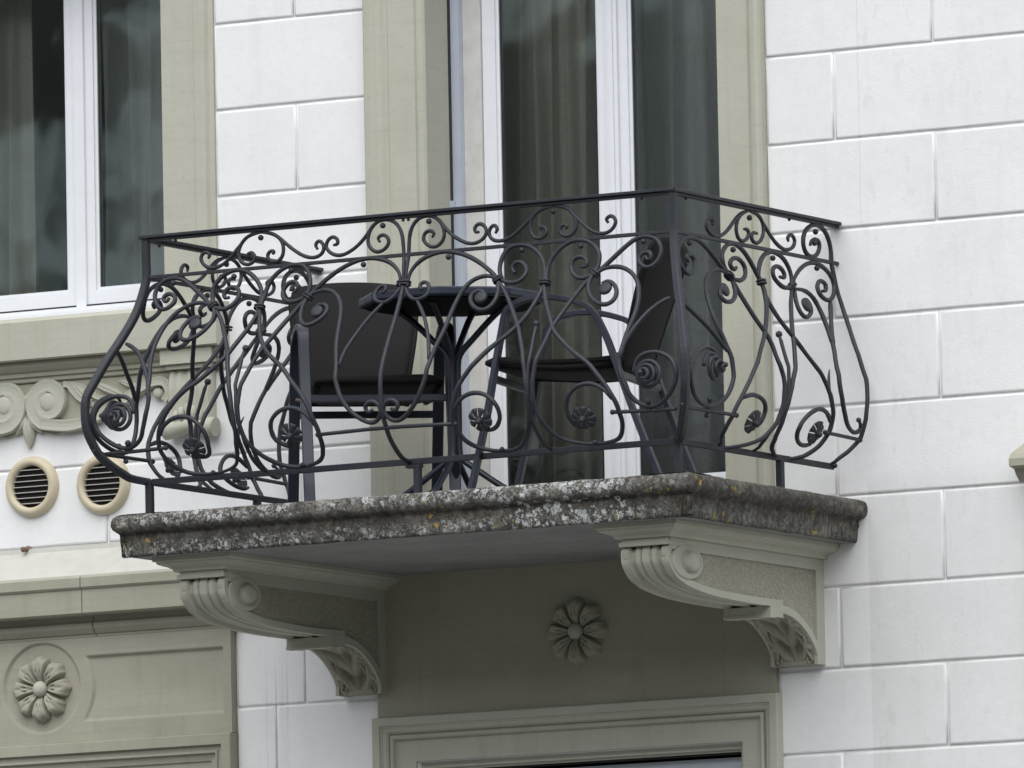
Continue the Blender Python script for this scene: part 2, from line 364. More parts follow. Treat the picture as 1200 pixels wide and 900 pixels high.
# --- plaster blocks with recessed joints
JZ = [2.924, 2.601, 2.278, 1.955, 1.632, 1.309, .986, .662, .345, .019, -.306, -.599, -.901, -1.22, -1.54, -1.86]
bmesh_cache = {}
def block(x0, x1, z0, z1):
    w_, h_ = round(x1-x0, 3), round(z1-z0, 3)
    if w_ < .03 or h_ < .03: return
    key = (w_, h_, random.randint(0, 3))
    if key not in bmesh_cache:
        a, b = w_/2, h_/2; rnd = random.Random(hash(key)); g = .0034*rnd.uniform(.75, 1.25)
        def ring(i, y, jit):
            P = []
            for (sx, sz), (ex, ez) in (((-1, -1), (1, -1)), ((1, -1), (1, 1)), ((1, 1), (-1, 1)), ((-1, 1), (-1, -1))):
                n = 5 if sx != ex else 3
                for k in range(n):
                    t = k/n; x = (sx+(ex-sx)*t)*(a-g-i); z = (sz+(ez-sz)*t)*(b-g-i)
                    P.append((x+rnd.uniform(-jit, jit), y, z+rnd.uniform(-jit, jit)))
            return P
        R = [ring(0, .007, 0), ring(.0004, .0032, .0009), ring(.0022, .0002, .0012), ring(.0090, -.0006, .0012)]
        m_ = MB(); m_.grid(R, True, False, True); m_.ngon(R[-1]); bmesh_cache[key] = mesh_of(m_, 'wall_block', M_wall)
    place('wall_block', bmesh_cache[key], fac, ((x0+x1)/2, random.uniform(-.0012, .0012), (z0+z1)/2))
def course(i, x0, x1, joints, zlo=None, zhi=None):
    zt, zb = JZ[i], JZ[i+1]
    zt = min(zt, zhi) if zhi is not None else zt; zb = max(zb, zlo) if zlo is not None else zb
    if zt-zb < .03: return
    e = [x0]+[j for j in joints if x0+.04 < j < x1-.04]+[x1]
    for a, b in zip(e, e[1:]): block(a, b, zb, zt)
for i in range(len(JZ)-1):
    odd = i % 2 == 1
    J = [1.49, 2.34, 3.2] if odd else [1.065, 1.92, 2.78]
    if 3 <= i <= 4: J = J if i != 4 else [1.085, 1.92, 2.78]
    course(i, .808, 3.9, J)                                     # right of the balcony door
    JL = [-1.173] if i % 2 == 0 else []
    if JZ[i] > .7: course(i, -1.522, -.858, JL)                # between window and door
    if JZ[i+1] < .7 and JZ[i] > .05: course(i, -3.9, -.858, ([-3.02, -2.02, -1.173] if i == 8 else [-2.6]), .05, .668)
    if JZ[i] < 0: course(i, -1.47, -.858, [-1.173] if i in (10, 12, 14) else [-1.3])
# filler courses: odd heights beside the cut lines
block(-1.522, -.858, .671, .984) if False else None
# --- stone jambs of the balcony door
def chamfer(prof): return prof
pl = [(-.857, .0115), (-.857, -.036), (-.848, -.046), (-.822, -.050), (-.806, -.050), (-.798, -.043), (-.780, -.041), (-.768, -.030), (-.757, -.028), (-.752, -.034),
      (-.640, -.034), (-.636, -.024), (-.612, -.024), (-.604, -.015), (-.604, .19), (-.80, .19), (-.80, .0115)]
mb = profile_z(MB(), pl, .004, 2.35); mb.build('door_jamb', M_stone, fac)
pr = [(.628, .19), (.628, -.034), (.752, -.034), (.757, -.028), (.766, -.032), (.772, -.044), (.790, -.048), (.800, -.042), (.806, -.030), (.807, .0115), (.78, .0115), (.78, .19)]
mb = profile_z(MB(), pr, .004, 2.35); mb.build('door_jamb', M_stone, fac)
mb = MB().box(-.857, .807, -.045, .19, 2.352, 2.6); mb.build('door_lintel', M_stone, fac)
mb = MB().box(-.604, .628, -.02, .33, -.04, .012); mb.build('door_threshold', M_stone_d, fac)
# --- stone surround, sill, moulding of the left window
pr = [(-1.737, .19), (-1.737, -.022), (-1.735, -.030), (-1.592, -.030), (-1.588, -.036), (-1.560, -.036), (-1.548, -.028), (-1.540, -.012), (-1.524, -.004), (-1.523, .0115), (-1.56, .0115), (-1.56, .19)]
profile_z(MB(), pr, .902, 2.35).build('window_jamb', M_stone, fac)
pq = [(-4.605-x, y) for x, y in pr]
profile_z(MB(), pq, .902, 2.35).build('window_jamb', M_stone, fac)
MB().box(-3.08, -1.523, -.03, .19, 2.352, 2.6).build('window_lintel', M_stone, fac)
sill = [(.19, .925), (-.03, .915), (-.088, .899), (-.095, .893), (-.095, .752), (-.088, .748), (-.03, .748), (.0115, .748)]
profile_x(MB(), sill, -3.13, -1.475, 1).build('window_sill', M_stone, fac)
bed = [(.0115, .746), (-.062, .746), (-.060, .728), (-.045, .712), (-.034, .706), (-.034, .692), (-.024, .690), (-.024, .674), (-.014, .670), (.0115, .670)]
profile_x(MB(), bed, -3.06, -1.50).build('bed_moulding', M_stone_d, fac)
# --- console under the right end of the sill
con = MB(); prof = [(-.075, .745), (-.082, .720), (-.070, .700), (-.052, .690), (-.052, .680)]
con.box(-1.735, -1.512, -.074, .011, .690, .746); con.box(-1.72, -1.525, -.058, .011, .672, .690)
cons = con.build('console', M_stone, fac)
shaft = MB(); rows = []
for i in range(25):
    t = i/24; z = .671-.215*t; yb = -.034-.026*sin(t*pi*.5)-.010*sin(t*pi*2)*.6
    row = []
    for k in range(33):
        s = k/32; x = -1.712+.176*s+(.012*(t-.5))*(1 if s > .5 else -1)*0
        edge = 1 if .10 < s < .90 else 0
        fl = .010*abs(sin((s-.1)/.8*pi*3)) if edge else .012
        row.append((x, yb*1.0-fl+.008, z))
    rows.append([(row[0][0], .0115, z)]+row+[(row[-1][0], .0115, z)])
shaft.grid(rows); shaft.ngon([r for r in rows[0]]); shaft.ngon(rows[-1]); shaft.build('shaft', M_stone, cons)
vol = MB().tube([(-1.735+.0275*i, -.045, .462-.004*abs(i-4)) for i in range(9)], lambda t: .026+.010*abs(cos(t*pi)), 14)
vol.build('volute', M_stone, cons)
lf = MB()
for k in range(5):
    x = -1.675+.026*k; lf.ball((x, -.062-.006*(k % 2), .515-.012*abs(k-2)), .017, 9, 6, (.75, .8, 1.6))
lf.build('leaf', M_stone, cons)
# --- carved frieze: two spirals, arms, palmette
def ribbon(path, wf, y0, th, name, parent, mat=M_stone):
    """raised flat scroll band on the wall; path of (x,z), wf(t)=half width"""
    P = crom(path, 5); N = len(P); rows = []
    for i in range(N):
        T = (P[min(i+1, N-1)]-P[max(i-1, 0)]).normalized(); n = Vector((-T.y, T.x)); h = wf(i/(N-1)); c = P[i]
        rows.append([(c.x+n.x*h*a, y0-th*b, c.y+n.y*h*a) for a, b in ((-1, 0), (-1, .75), (-.86, 1), (-.3, .93), (.3, .93), (.86, 1), (1, .75), (1, 0))])
    mb = MB().grid(rows, False); mb.ngon(rows[0]); mb.ngon(rows[-1]); return mb.build(name, mat, parent)
fr = MB(); out = [(-3.06, .668), (-3.06, .615), (-2.66, .600), (-2.57, .52), (-2.45, .47), (-2.34, .50), (-2.24, .47), (-2.13, .50), (-2.02, .545), (-1.90, .585), (-1.76, .615), (-1.70, .60), (-1.70, .668)]
fr.prism([(x, -.012, z) for x, z in out], (0, .023, 0)); frz = fr.build('frieze', M_stone_d, fac)
def spiral(cx, cz, r0, r1, turns, a0, d, n=26): return [(cx+(r0+(r1-r0)*i/n)*cos(a0+d*2*pi*turns*i/n), cz+(r0+(r1-r0)*i/n)*sin(a0+d*2*pi*turns*i/n)) for i in range(n+1)]
for sg in (1, -1):
    cx0 = -2.35
    X = lambda x: cx0+sg*(x-cx0)
    sp = spiral(-2.252, .590, .083, .022, 1.45, -pi*.55, -1)
    arm = [(-1.742, .560), (-1.722, .595), (-1.745, .632), (-1.80, .632), (-1.87, .605), (-1.95, .560), (-2.05, .520), (-2.15, .497)]
    ribbon([(X(x), z) for x, z in arm+sp], lambda t: .015+.012*sin(min(1, t*2.2)*pi/2)-(.004*t), -.012, .030, 'scroll', frz)
    b = MB().lathe([(0, .0), (.020, -.002), (.034, -.006), (.040, -.014), (.040, -.03)], (X(-2.252), -.046, .590), (0, -1, 0), 24); b.build('scroll_eye', M_stone, frz)
    b = MB().lathe([(0, .0), (.012, -.002), (.020, -.006), (.023, -.02)], (X(-1.775), -.036, .592), (0, -1, 0), 18); b.build('scroll_eye', M_stone, frz)
    ribbon([(X(-2.17), .655), (X(-2.12), .600), (X(-2.07), .575)], lambda t: .012, -.012, .020, 'leaf_edge', frz)
    ribbon([(X(-2.19), .655), (X(-2.11), .640), (X(-2.04), .595), (X(-1.98), .592)], lambda t: .010*(1-.6*t)+.003, -.012, .016, 'leaf_edge', frz)
def petal(x, z, L, wd, ang, name, y=-.012, h=.028, parent=None, mat=M_stone, midrib=True):
    rows = []
    for i in range(13):
        t = i/12; hw = wd*(sin(pi*min(1, t*1.02))**.7)*(1-.25*t)+.0008; row = []
        for k in range(9):
            s = k/4-1; hh = h*(1-s*s)**.5*(.35+.65*sin(pi*min(1, t+.08)))*(1-(.35*math.exp(-(s*5)**2) if midrib else 0)) if abs(s) < 1 else 0
            px, pz = s*hw, -t*L; row.append((x+px*cos(ang)-pz*sin(ang), y-hh, z+px*sin(ang)+pz*cos(ang)))
        rows.append(row)
    return MB().grid(rows).build(name, mat, parent)
for a, L, wd in ((0, .135, .028), (-.62, .10, .024), (.62, .10, .024), (-1.1, .085, .018), (1.1, .085, .018)):
    petal(-2.35, .558, L, wd, a, 'palmette_leaf', parent=frz)
for sg in (1, -1):
    for dx, z, L, wd, an in ((.205, .652, .135, .020, .75), (.29, .650, .150, .018, 1.15), (.40, .652, .12, .015, 1.2), (.30, .520, .12, .016, 2.05)):
        petal(-2.35+sg*dx, z, L, wd, sg*an, 'acanthus_leaf', h=.024, parent=frz)
petal(-2.35, .59, .045, .016, pi, 'palmette_leaf', parent=frz)
MB().ball((-2.35, -.02, .578), .014, 10, 6, (1.6, .7, .8)).build('knot', M_stone, frz)

# --- string course (cornice) and panel above the lower left window
cor = [(.0115, -.010), (-.02, -.012), (-.115, -.074), (-.133, -.086)]
profile_x(MB(), [(.0115, .049), (-.008, .048), (-.012, .030), (-.112, -.075), (-.112, -.0805), (.0115, -.0805)], -3.9, -1.425, 1).build('cornice_flashing', M_flash, fac)
fasc = [(.0115, -.082), (-.132, -.082), (-.137, -.088), (-.137, -.122), (-.130, -.130), (-.126, -.132), (-.126, -.218), (-.118, -.224), (-.045, -.224), (-.045, -.243), (-.052, -.250), (-.052, -.268),
        (-.035, -.288), (-.028, -.292), (-.028, -.300), (.0115, -.300)]
for a, b in ((-3.9, -3.0), (-2.998, -2.062), (-2.058, -1.44)): profile_x(MB(), fasc, a, b).build('cornice_stone', M_stone_d, fac)
def smooth(a, b, x): t = max(0, min(1, (x-a)/(b-a))); return t*t*(3-2*t)
def relief_panel(x0, x1, z0, z1, cx, cz, y0):
    mb = MB(); nx = int((x1-x0)/.0045); nz = int((z1-z0)/.0045); rows = []
    for i in range(nx+1):
        x = x0+(x1-x0)*i/nx; row = []
        for k in range(nz+1):
            z = z0+(z1-z0)*k/nz; r = sqrt((x-cx)**2+(z-cz)**2)
            h = -.012*smooth(.170, .164, r)
            d = min(abs(r-.222) if r < .222 else r-.222, 1) if r < .222 else r-.222
            inn = min(smooth(.0, .005, r-.225), smooth(0, .005, (x1-.035)-x), smooth(0, .005, (z1-.070)-z), smooth(0, .008, z-(z0+.075)))
            h -= .014*inn*(1-.75*smooth(z0+.20, z0+.06, z))
            row.append((x, y0-h+.0018*noise.noise(Vector((x*9, z*9, 1))), z))
        rows.append(row)
    mb.grid(rows)
    mb.add([(x1, y0, z0), (x1, .0115, z0), (x1, .0115, z1), (x1, y0, z1)], [(0, 1, 2, 3)]); mb.add([(x0, y0, z0), (x1, y0, z0), (x1, .0115, z0), (x0, .0115, z0)], [(0, 1, 2, 3)])
    return mb
pan = relief_panel(-3.13, -1.472, -.690, -.3015, -2.300, -.480, -.034).build('relief_panel', M_stone_d, fac)
def rosette_mesh(R, H):
    mb = MB(); N = 192; rows = []
    for i in range(N):
        th = 2*pi*i/N; row = []
        pa = (th*8/(2*pi)+.5) % 1; s = abs(pa-.5)*2          # s: 0 petal axis, 1 crease between petals
        tip = .92-.17*smooth(.62, 1, s)+.08*(1-smooth(0, .45, s))
        for k in range(19):
            t = k/18; r = R*tip*t
            dome = .25+.75*smooth(.12, .55, t)*(1-.55*smooth(.80, 1.0, t))
            fold = 1-.10*(1-smooth(0, .22+.10*t, s))*smooth(.42, .62, t)*(1-smooth(.93, 1, t))   # hollow down the outer middle
            crease = 1-.95*smooth(.74-.20*(1-t), .97, s)*smooth(.10, .22, t)
            eye = 1-.4*math.exp(-((s-.30)/.10)**2-((t-.52)/.07)**2)
            h = H*dome*fold*crease*eye
            if k == 18: h = 0
            row.append((r*sin(th), -h, r*cos(th)))
        rows.append(row)
    mb.grid(rows, True, True); return mb
ros = mesh_of(rosette_mesh(.128, .040), 'rosette', M_stone_d); eye = mesh_of(MB().ball((0, 0, 0), .030, 16, 10, (1, .8, 1)), 'rosette_eye', M_stone)
q = place('rosette', ros, pan, (-2.300, -.025, -.484)); place('rosette_eye', eye, q, (-2.300, -.045, -.484))
lowl = [(0, .0115), (0, -.050), (.003, -.053), (.040, -.053), (.043, -.036), (.060, -.036), (.064, -.044), (.070, -.044), (.076, -.030), (.098, -.026), (.102, -.018), (.19, -.018), (.19, .0115)]
frame_sweep(MB(), [(-3.13, -2.6), (-3.13, -.692), (-1.470, -.692), (-1.470, -2.6)], lowl).build('window_surround', M_stone_d, fac)
MB().box(-2.94, -1.66, .0, .0116, -2.6, -.882).build('blind_panel', M_stone_d, fac)
# --- plain panel with rosette between the brackets, and surround of the window below
pn = MB(); rows = []
for i in range(60):
    x = -.855+1.660*i/59; rows.append([(x, -.016+.002*noise.noise(Vector((x*5, k*.3, 2))), -.150-.522*k/20) for k in range(21)])
pn.grid(rows); pn.add([(.805, -.016, -.15), (.805, .0115, -.15), (.805, .0115, -.672), (.805, -.016, -.672)], [(0, 1, 2, 3)])
pn.add([(-.855, -.016, -.15), (-.855, .0115, -.15), (-.855, .0115, -.672), (-.855, -.016, -.672)], [(0, 1, 2, 3)])
p2 = pn.build('apron_panel', M_stone_d, fac)
q = place('rosette', ros, p2, (-.006, -.016, -.404)); place('rosette_eye', eye, q, (-.006, -.036, -.404))
low = [(0, .0115), (0, -.042), (.003, -.045), (.031, -.045), (.034, -.037), (.038, -.037), (.040, -.033), (.052, -.030), (.060, -.022), (.061, -.014), (.065, -.014), (.067, -.026), (.074, -.030), (.080, -.026), (.082, -.010), (.086, -.006), (.164, -.006), (.166, .030), (.180, .034), (.188, .030), (.190, .045), (.197, .045), (.197, .20), (.10, .20), (.10, .0115)]
frame_sweep(MB(), [(-.868, -3.0), (-.868, -.675), (.822, -.675), (.822, -3.0)], low).build('window_surround', M_stone, fac)
# --- neighbour's cornice end at the right edge
nb_ = [(.0115, .165), (-.02, .160), (-.135, .110), (-.150, .092), (-.150, .066), (-.110, .058), (-.098, .040), (-.085, .030), (-.070, .015), (.0115, .015)]
profile_x(MB(), nb_, 1.835, 3.2).build('cornice_stone', M_stone_d, fac)
MB().box(1.872, 3.2, -.062, .0115, -3, .0135).build('window_surround', M_stone, fac)
# --- ventilator wall bolt
bt = thing('wall_bolt', (-2.372, 0, .045), 'small rusty bolt head sticking out of the white wall below the left vent', 'bolt')
MB().lathe([(0, 0), (.016, 0), (.014, .006), (.007, .010), (.006, .028), (.010, .028), (.010, .036), (0, .038)], (-2.372, -.001, .045), (0, -1, 0), 12).build('bolt_head', M_steel, bt)

# ================================================================ VENTS
def vent(x, z, label):
    t = thing('wall_vent', (x, 0, z), label, 'vent', 'round cream vents in the wall')
    R = [(.079, .0), (.079, .018), (.082, .025), (.090, .030), (.102, .028), (.111, .019), (.115, .006), (.115, -.004)]
    MB().lathe([(r, h) for r, h in R], (x, 0, z), (0, -1, 0), 48).build('vent_ring', M_vent, t)
    MB().lathe([(0, .0045), (.0795, .0045), (.0795, .012)], (x, 0, z), (0, -1, 0), 32).build('vent_duct', M_black, t)
    for k in range(7):
        zz = z-.063+.021*k; h = sqrt(max(0, .078**2-(zz-z)**2))
        MB().box(x-h, x+h, -.019, -.008, zz-.0012, zz+.0012).build('louvre', M_wire, t)
vent(-2.345, .281, 'cream round vent at the far left edge under the carved palmette')
vent(-2.031, .270, 'cream round vent partly hidden behind the bulging railing corner')

# ================================================================ WINDOWS AND DOOR
def rect_frame(mb, x0, x1, z0, z1, w_, y0, y1, wb=None, wt=None):
    wb = wb or w_; wt = wt or w_
    mb.box(x0, x0+w_, y0, y1, z0, z1); mb.box(x1-w_, x1, y0, y1, z0, z1); mb.box(x0+w_+.0002, x1-w_-.0002, y0+.0006, y1, z0, z0+wb); mb.box(x0+w_+.0002, x1-w_-.0002, y0+.0006, y1, z1-wt, z1); return mb
door = thing('balcony_door', (0, .25, 0), 'white framed double glass door behind the balcony table and chairs', 'door')
fo = MB(); fo.box(-.600, -.566, .165, .26, .013, 2.345); fo.build('guide_rail', M_alu, door)
MB().box(-.6036, -.6003, .150, .19, .014, 2.345).build('gasket_or_gap', M_gap, door)  # dark strip standing in for the shaded gap between reveal and frame
MB().box(-.603, -.590, .140, .164, 1.212, 1.236).build('shutter_catch', M_alu, door)
MB().box(-.5655, -.490, .195, .27, .013, 2.345).build('door_frame', M_oldwood, door)
MB().box(.568, .624, .195, .27, .013, 2.345).build('door_frame', M_pvc, door)
MB().box(-.49, .568, .196, .27, 2.29, 2.345).build('door_frame', M_pvc, door)
MB().box(-.4895, .5675, .190, .275, .013, .036).build('door_sill', M_pvc, door)
def leaf(x0, x1, z0, z1, y, wl, wr, wb, parent, yth=.045):
    L = MB(); L.box(x0, x0+wl, y, y+yth, z0, z1); L.box(x1-wr, x1, y, y+yth, z0, z1); L.box(x0+wl, x1-wr, y+.001, y+yth, z0, z0+wb); L.box(x0+wl, x1-wr, y+.001, y+yth, z1-.07, z1)
    # glazing beads
    b = .012
    L.box(x0+wl-.001, x0+wl+b, y+.010, y+yth-.004, z0+wb, z1-.07); L.box(x1-wr-b, x1-wr+.001, y+.010, y+yth-.004, z0+wb, z1-.07); L.box(x0+wl+b, x1-wr-b, y+.010, y+yth-.004, z0+wb-.001, z0+wb+b)
    o = L.build('leaf', M_pvc, parent)
    G = MB(); G.box(x0+wl+.004, x1-wr-.004, y+.020, y+.026, z0+wb+.002, z1-.072); G.build('pane', M_glass, o)
    e = MB(); g_ = .010
    e.box(x0+wl+b-.001, x0+wl+b+g_*.6, y+.016, y+.0195, z0+wb+b, z1-.075); e.box(x1-wr-b-g_*.6, x1-wr-b+.001, y+.016, y+.0195, z0+wb+b, z1-.075); e.build('gasket_or_gap', M_gap, o)
    return o
leaf(-.488, .062, .038, 2.288, .205, .054, .062, .115, door)
leaf(.064, .566, .038, 2.288, .205, .060, .054, .115, door)
ast = MB().box(.040, .088, .190, .2045, .038, 2.288); ast.box(.055, .073, .182, .190, .038, 2.288); ast.build('astragal', M_pvc, door)
win = thing('casement_window', (-2.3, .25, .93), 'white two leaf casement window with grey curtains at upper left', 'window')
W_ = MB(); rect_frame(W_, -2.862, -1.742, .927, 2.345, .045, .195, .27, .050); W_.build('window_frame', M_pvc, win)
MB().box(-2.86, -1.745, .150, .1945, .926, .952).build('drip_sill', M_pvc, win)
MB().box(-2.86, -1.745, .172, .1945, .953, .968).build('drip_sill', M_pvc, win)
MB().box(-2.81, -1.79, .1935, .2, .9705, .9775).build('gasket_or_gap', M_gap, win)  # thin dark strip painting the shade in the gap below the sashes
MB().box(-2.86, -1.745, .1715, .1722, .9525, .9535).build('drip_sill', M_alu, win)
leaf(-2.816, -2.2415, .978, 2.298, .205, .055, .060, .052, win); leaf(-2.2385, -1.788, .978, 2.298, .205, .056, .048, .052, win)
MB().box(-2.262, -2.218, .192, .2045, .968, 2.298).build('astragal', M_pvc, win)
lw = thing('ground_floor_window', (0, .3, -2.5), 'window below the balcony with a pale blue grey roller blind under a dark gap', 'window')
MB().box(-.6695, .6235, .110, .19, -2.95, -.8865).build('roller_blind', M_blind, lw)
MB().box(-.6695, .6235, .052, .329, -.8760, -.8735).build('gap_shade_sheet', M_black, lw)  # black sheet under the lintel, painting the shade of the gap above the blind
# rooms behind
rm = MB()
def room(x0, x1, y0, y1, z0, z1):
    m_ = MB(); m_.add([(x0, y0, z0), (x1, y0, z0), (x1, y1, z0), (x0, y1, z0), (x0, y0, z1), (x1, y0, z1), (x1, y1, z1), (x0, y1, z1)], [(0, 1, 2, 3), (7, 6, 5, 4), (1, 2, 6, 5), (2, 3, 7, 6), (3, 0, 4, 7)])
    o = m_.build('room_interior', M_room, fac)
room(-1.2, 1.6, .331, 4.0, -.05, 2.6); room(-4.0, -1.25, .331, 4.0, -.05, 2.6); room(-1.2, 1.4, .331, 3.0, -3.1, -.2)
def curtain(x0, x1, y, z0, z1, folds, amp, mat, label, lean=0, seed=1):
    rnd = random.Random(seed); n = folds*14; ph = [rnd.uniform(.6, 1.4) for _ in range(folds+2)]; rows = []
    for i in range(n+1):
        u = i/n; f = u*folds+.55*noise.noise(Vector((u*folds*.6, seed, 0))); f = max(0, f); k = int(f); row = []
        for j in range(13):
            t = j/12; a = amp*(ph[k] if k < len(ph) else 1)*(.75+.35*t); x = x0+(x1-x0)*u+lean*t*(u-.5)+.012*sin(f*2*pi*.5+t*3)
            row.append((x, y+a*sin(f*2*pi+.5*sin(t*3+k))+.4*a*sin(f*4*pi+1+t), z1-(z1-z0)*t))
        rows.append(row)
    o = MB().grid(rows).build('curtain', mat, None, ((x0+x1)/2, y, z0)); tag(o, label, 'curtain', 'curtains behind the glass'); return o
curtain(-.66, -.165, .46, .06, 2.5, 7, .034, M_cur_g, 'grey green curtain behind the left pane of the balcony door', seed=3)
curtain(-.12, .52, .50, .06, 2.5, 6, .040, M_cur_b, 'bluish sheer curtain behind the right pane of the balcony door', seed=5)
curtain(-3.0, -2.60, .46, .85, 2.5, 6, .034, M_cur_g, 'grey green curtain in the left pane of the upper left window', seed=8)
curtain(-2.33, -1.78, .48, .85, 2.5, 6, .034, M_cur_b, 'sheer grey curtain in the right pane of the upper left window', seed=9)

# ================================================================ STONE BALCONY
bal = thing('stone_balcony', (0, 0, 0), 'lichen speckled stone balcony slab carried on two carved scroll brackets', 'balcony')
def swept_edge(X0, X1, YF, prof, step=.02, amp=0., seed=0, front_only=False):
    """profile (outward offset, z) swept round left side, front, right side of a rectangle against the wall"""
    base = []
    n = max(2, int(-YF/step)); base += [(X0, YF*i/n, -1, 0 if i < n else -1) for i in range(n+1)]
    m_ = max(2, int((X1-X0)/step)); base += [(X0+(X1-X0)*i/m_, YF, 0 if i < m_ else 1, -1) for i in range(1, m_+1)]
    base += [(X1, YF*(1-i/n), 1, 0) for i in range(1, n+1)]
    rows = []
    for x, y, dx, dy in base:
        row = []
        for o, z in prof:
            px, py = x+dx*o, y+dy*o
            if amp:
                nz = noise.noise(Vector((px*13, py*13, z*20+seed)))*amp+noise.noise(Vector((px*24, py*24, z*40+seed)))*amp*.4
                if y < -.001: px += dx*nz; py += dy*nz
                zz = z+nz*.6
            else: zz = z
            row.append((px, py, zz))
        rows.append(row)
    return rows
SX, SY = 1.186, -1.322
prof = [(-.20, .0), (-.06, .001), (-.030, .000), (-.014, -.003), (-.004, -.012), (0, -.026), (0, -.042), (-.005, -.056), (-.016, -.066), (-.030, -.070), (-.036, -.074), (-.037, -.086),
        (-.036, -.092), (-.040, -.104), (-.043, -.120), (-.044, -.140), (-.047, -.150), (-.056, -.153)]
rows = swept_edge(-SX, SX, SY, prof, .016, .0035)
mb = MB().grid(rows, True); slab = mb.build('slab', M_lichen, bal)
i = .19; MB().add([(-SX+i, -.001, .0005), (-SX+i, SY+i, .0005), (SX-i, SY+i, .0005), (SX-i, -.001, .0005)], [(0, 1, 2, 3)]).build('slab_top', M_lichen, slab)
i = .050; MB().add([(-SX+i, 0, -.1525), (SX-i, 0, -.1525), (SX-i, SY+i, -.1525), (-SX+i, SY+i, -.1525)], [(0, 1, 2, 3)]).build('soffit', M_soffit, slab)
FP_ = [(-1.138, -.230), (-1.150, -.248), (-1.151, -.268), (-1.143, -.297), (-1.100, -.337), (-1.045, -.358), (-.985, -.372), (-.86, -.387), (-.735, -.394), (-.56, -.398), (-.407, -.398)]
CV_ = [(-.360, -.4155), (-.323, -.417), (-.233, -.430), (-.153, -.464), (-.084, -.517), (-.052, -.567), (-.046, -.583)]
HW = .095
def flute(s):
    e = lambda a, b, x: smooth(a, b, x)
    if s > .5: s = 1-s
    h = -.020*(e(.155, .185, s))+.014*e(.22, .30, s)*(1-e(.385, .40, s))+.016*e(.41, .425, s)
    h -= .004*math.exp(-((s-.40)/.012)**2)
    return h
def bracket(cx):
    b = bpy.data.objects.new('bracket', None); C.objects.link(b); b.parent = bal; OFF[b] = Vector((0, 0, 0)); b.empty_display_size = .05
    P = crom(FP_, 5); rows = []
    for i, p in enumerate(P):
        T = (P[min(i+1, len(P)-1)]-P[max(i-1, 0)]).normalized(); n = Vector((T.y, -T.x))     # outward (down/front)
        if n.dot(p-Vector((-.60, -.10))) < 0: n = -n
        row = []
        for k in range(57):
            s = k/56; h = flute(s)*smooth(0, .04, i/len(P)+.03); row.append((cx+(s-.5)*2*HW, p.x+n.x*h, p.y+n.y*h))
        rows.append(row)
    MB().grid(rows).build('fluted_scroll', M_stone, b)
    # solid behind: side cheeks
    A = crom(FP_, 3); B = crom(CV_, 3)
    out = [(p.x, p.y) for p in A]+[(-.407, -.436), (-.381, -.438)]+[(p.x, p.y) for p in B]+[(0.0, -.585), (0.0, -.2045), (-1.138, -.2045)]
    for sg in (-1, 1):
        x = cx+sg*(HW-.009)
        MB().prism([(x, y, z) for y, z in out], (-sg*.02, 0, 0)).build('side_panel', M_stip, b)
        # raised margins
        def strip(pts, half, dx, name):
            Pp = crom(pts, 4); rows = []
            for i, p in enumerate(Pp):
                T = (Pp[min(i+1, len(Pp)-1)]-Pp[max(i-1, 0)]).normalized(); n = Vector((-T.y, T.x)); lo, hi = half
                rows.append([(x-sg*.004, p.x+n.x*lo, p.y+n.y*lo), (x+sg*dx, p.x+n.x*lo, p.y+n.y*lo), (x+sg*dx, p.x+n.x*(hi-.003), p.y+n.y*(hi-.003)), (x+sg*(dx-.003), p.x+n.x*hi, p.y+n.y*hi), (x-sg*.004, p.x+n.x*hi, p.y+n.y*hi)])
            m2 = MB().grid(rows, False); m2.ngon(rows[0]); m2.ngon(rows[-1]); return m2.build(name, M_stone, b)
        strip(FP_, (.0, .026), .0088, 'margin')
        strip(CV_, (.0, .030), .0094, 'margin')
        mm = MB()
        mm.box(min(x-sg*.004, x+sg*.0100), max(x-sg*.004, x+sg*.0100), -1.136, -.0005, -.246, -.205)
        mm.box(min(x-sg*.004, x+sg*.0104), max(x-sg*.004, x+sg*.0104), -.060, -.0008, -.584, -.2465)
        mm.build('margin', M_stone, b)
        mm = MB(); mm.box(min(x-sg*.004, x+sg*.0082), max(x-sg*.004, x+sg*.0082), -.405, -.31, -.4345, -.372); mm.build('margin', M_stone, b)
        el = []
        for (ry, rz, h) in ((.112, .062, -.002), (.112, .062, .0112), (.106, .057, .0135), (.066, .044, .0135), (.060, .040, .007), (.050, .036, .0065), (.047, .033, .022), (.040, .029, .029), (.020, .014, .031), (.001, .001, .0312)):
            el.append([(x+sg*h, -1.013+ry*cos(2*pi*i/40)+.018*(ry < .07), -.2845+rz*sin(2*pi*i/40)) for i in range(40)])
        MB().grid(el, True, False, True).build('volute', M_stone, b)
    # block between scroll and leaf, leaf cove
    MB().box(cx-HW, cx+HW, -.4075, -.36, -.4355, -.3985).box(cx-HW-.0012, cx+HW+.0012, -.411, -.37, -.4385, -.4285).build('block', M_stone, b)
    P = crom(CV_, 12); rows = []; N = len(P); segs = []
    for jx in range(4):
        rt = .38+.25*jx; tip = rt-.30
        segs.append(((.05, rt), (.42, rt-.10), .085, .85)); segs.append(((.42, rt-.10), (.66, tip+.07), .080, 1.0))
        for dq, dt in ((.78, -.06), (.84, .05), (.72, .15), (.56, -.08)): segs.append(((.58, tip+.09), (dq, tip+.06+dt), .050, 1.10))
    def dseg(q, t, A, B):
        ax, ay = A; bx, by = B; dx, dy = bx-ax, by-ay; k = max(0, min(1, ((q-ax)*dx+(t-ay)*dy)/(dx*dx+dy*dy))); return sqrt(((q-ax-k*dx)*.9)**2+(t-ay-k*dy)**2)
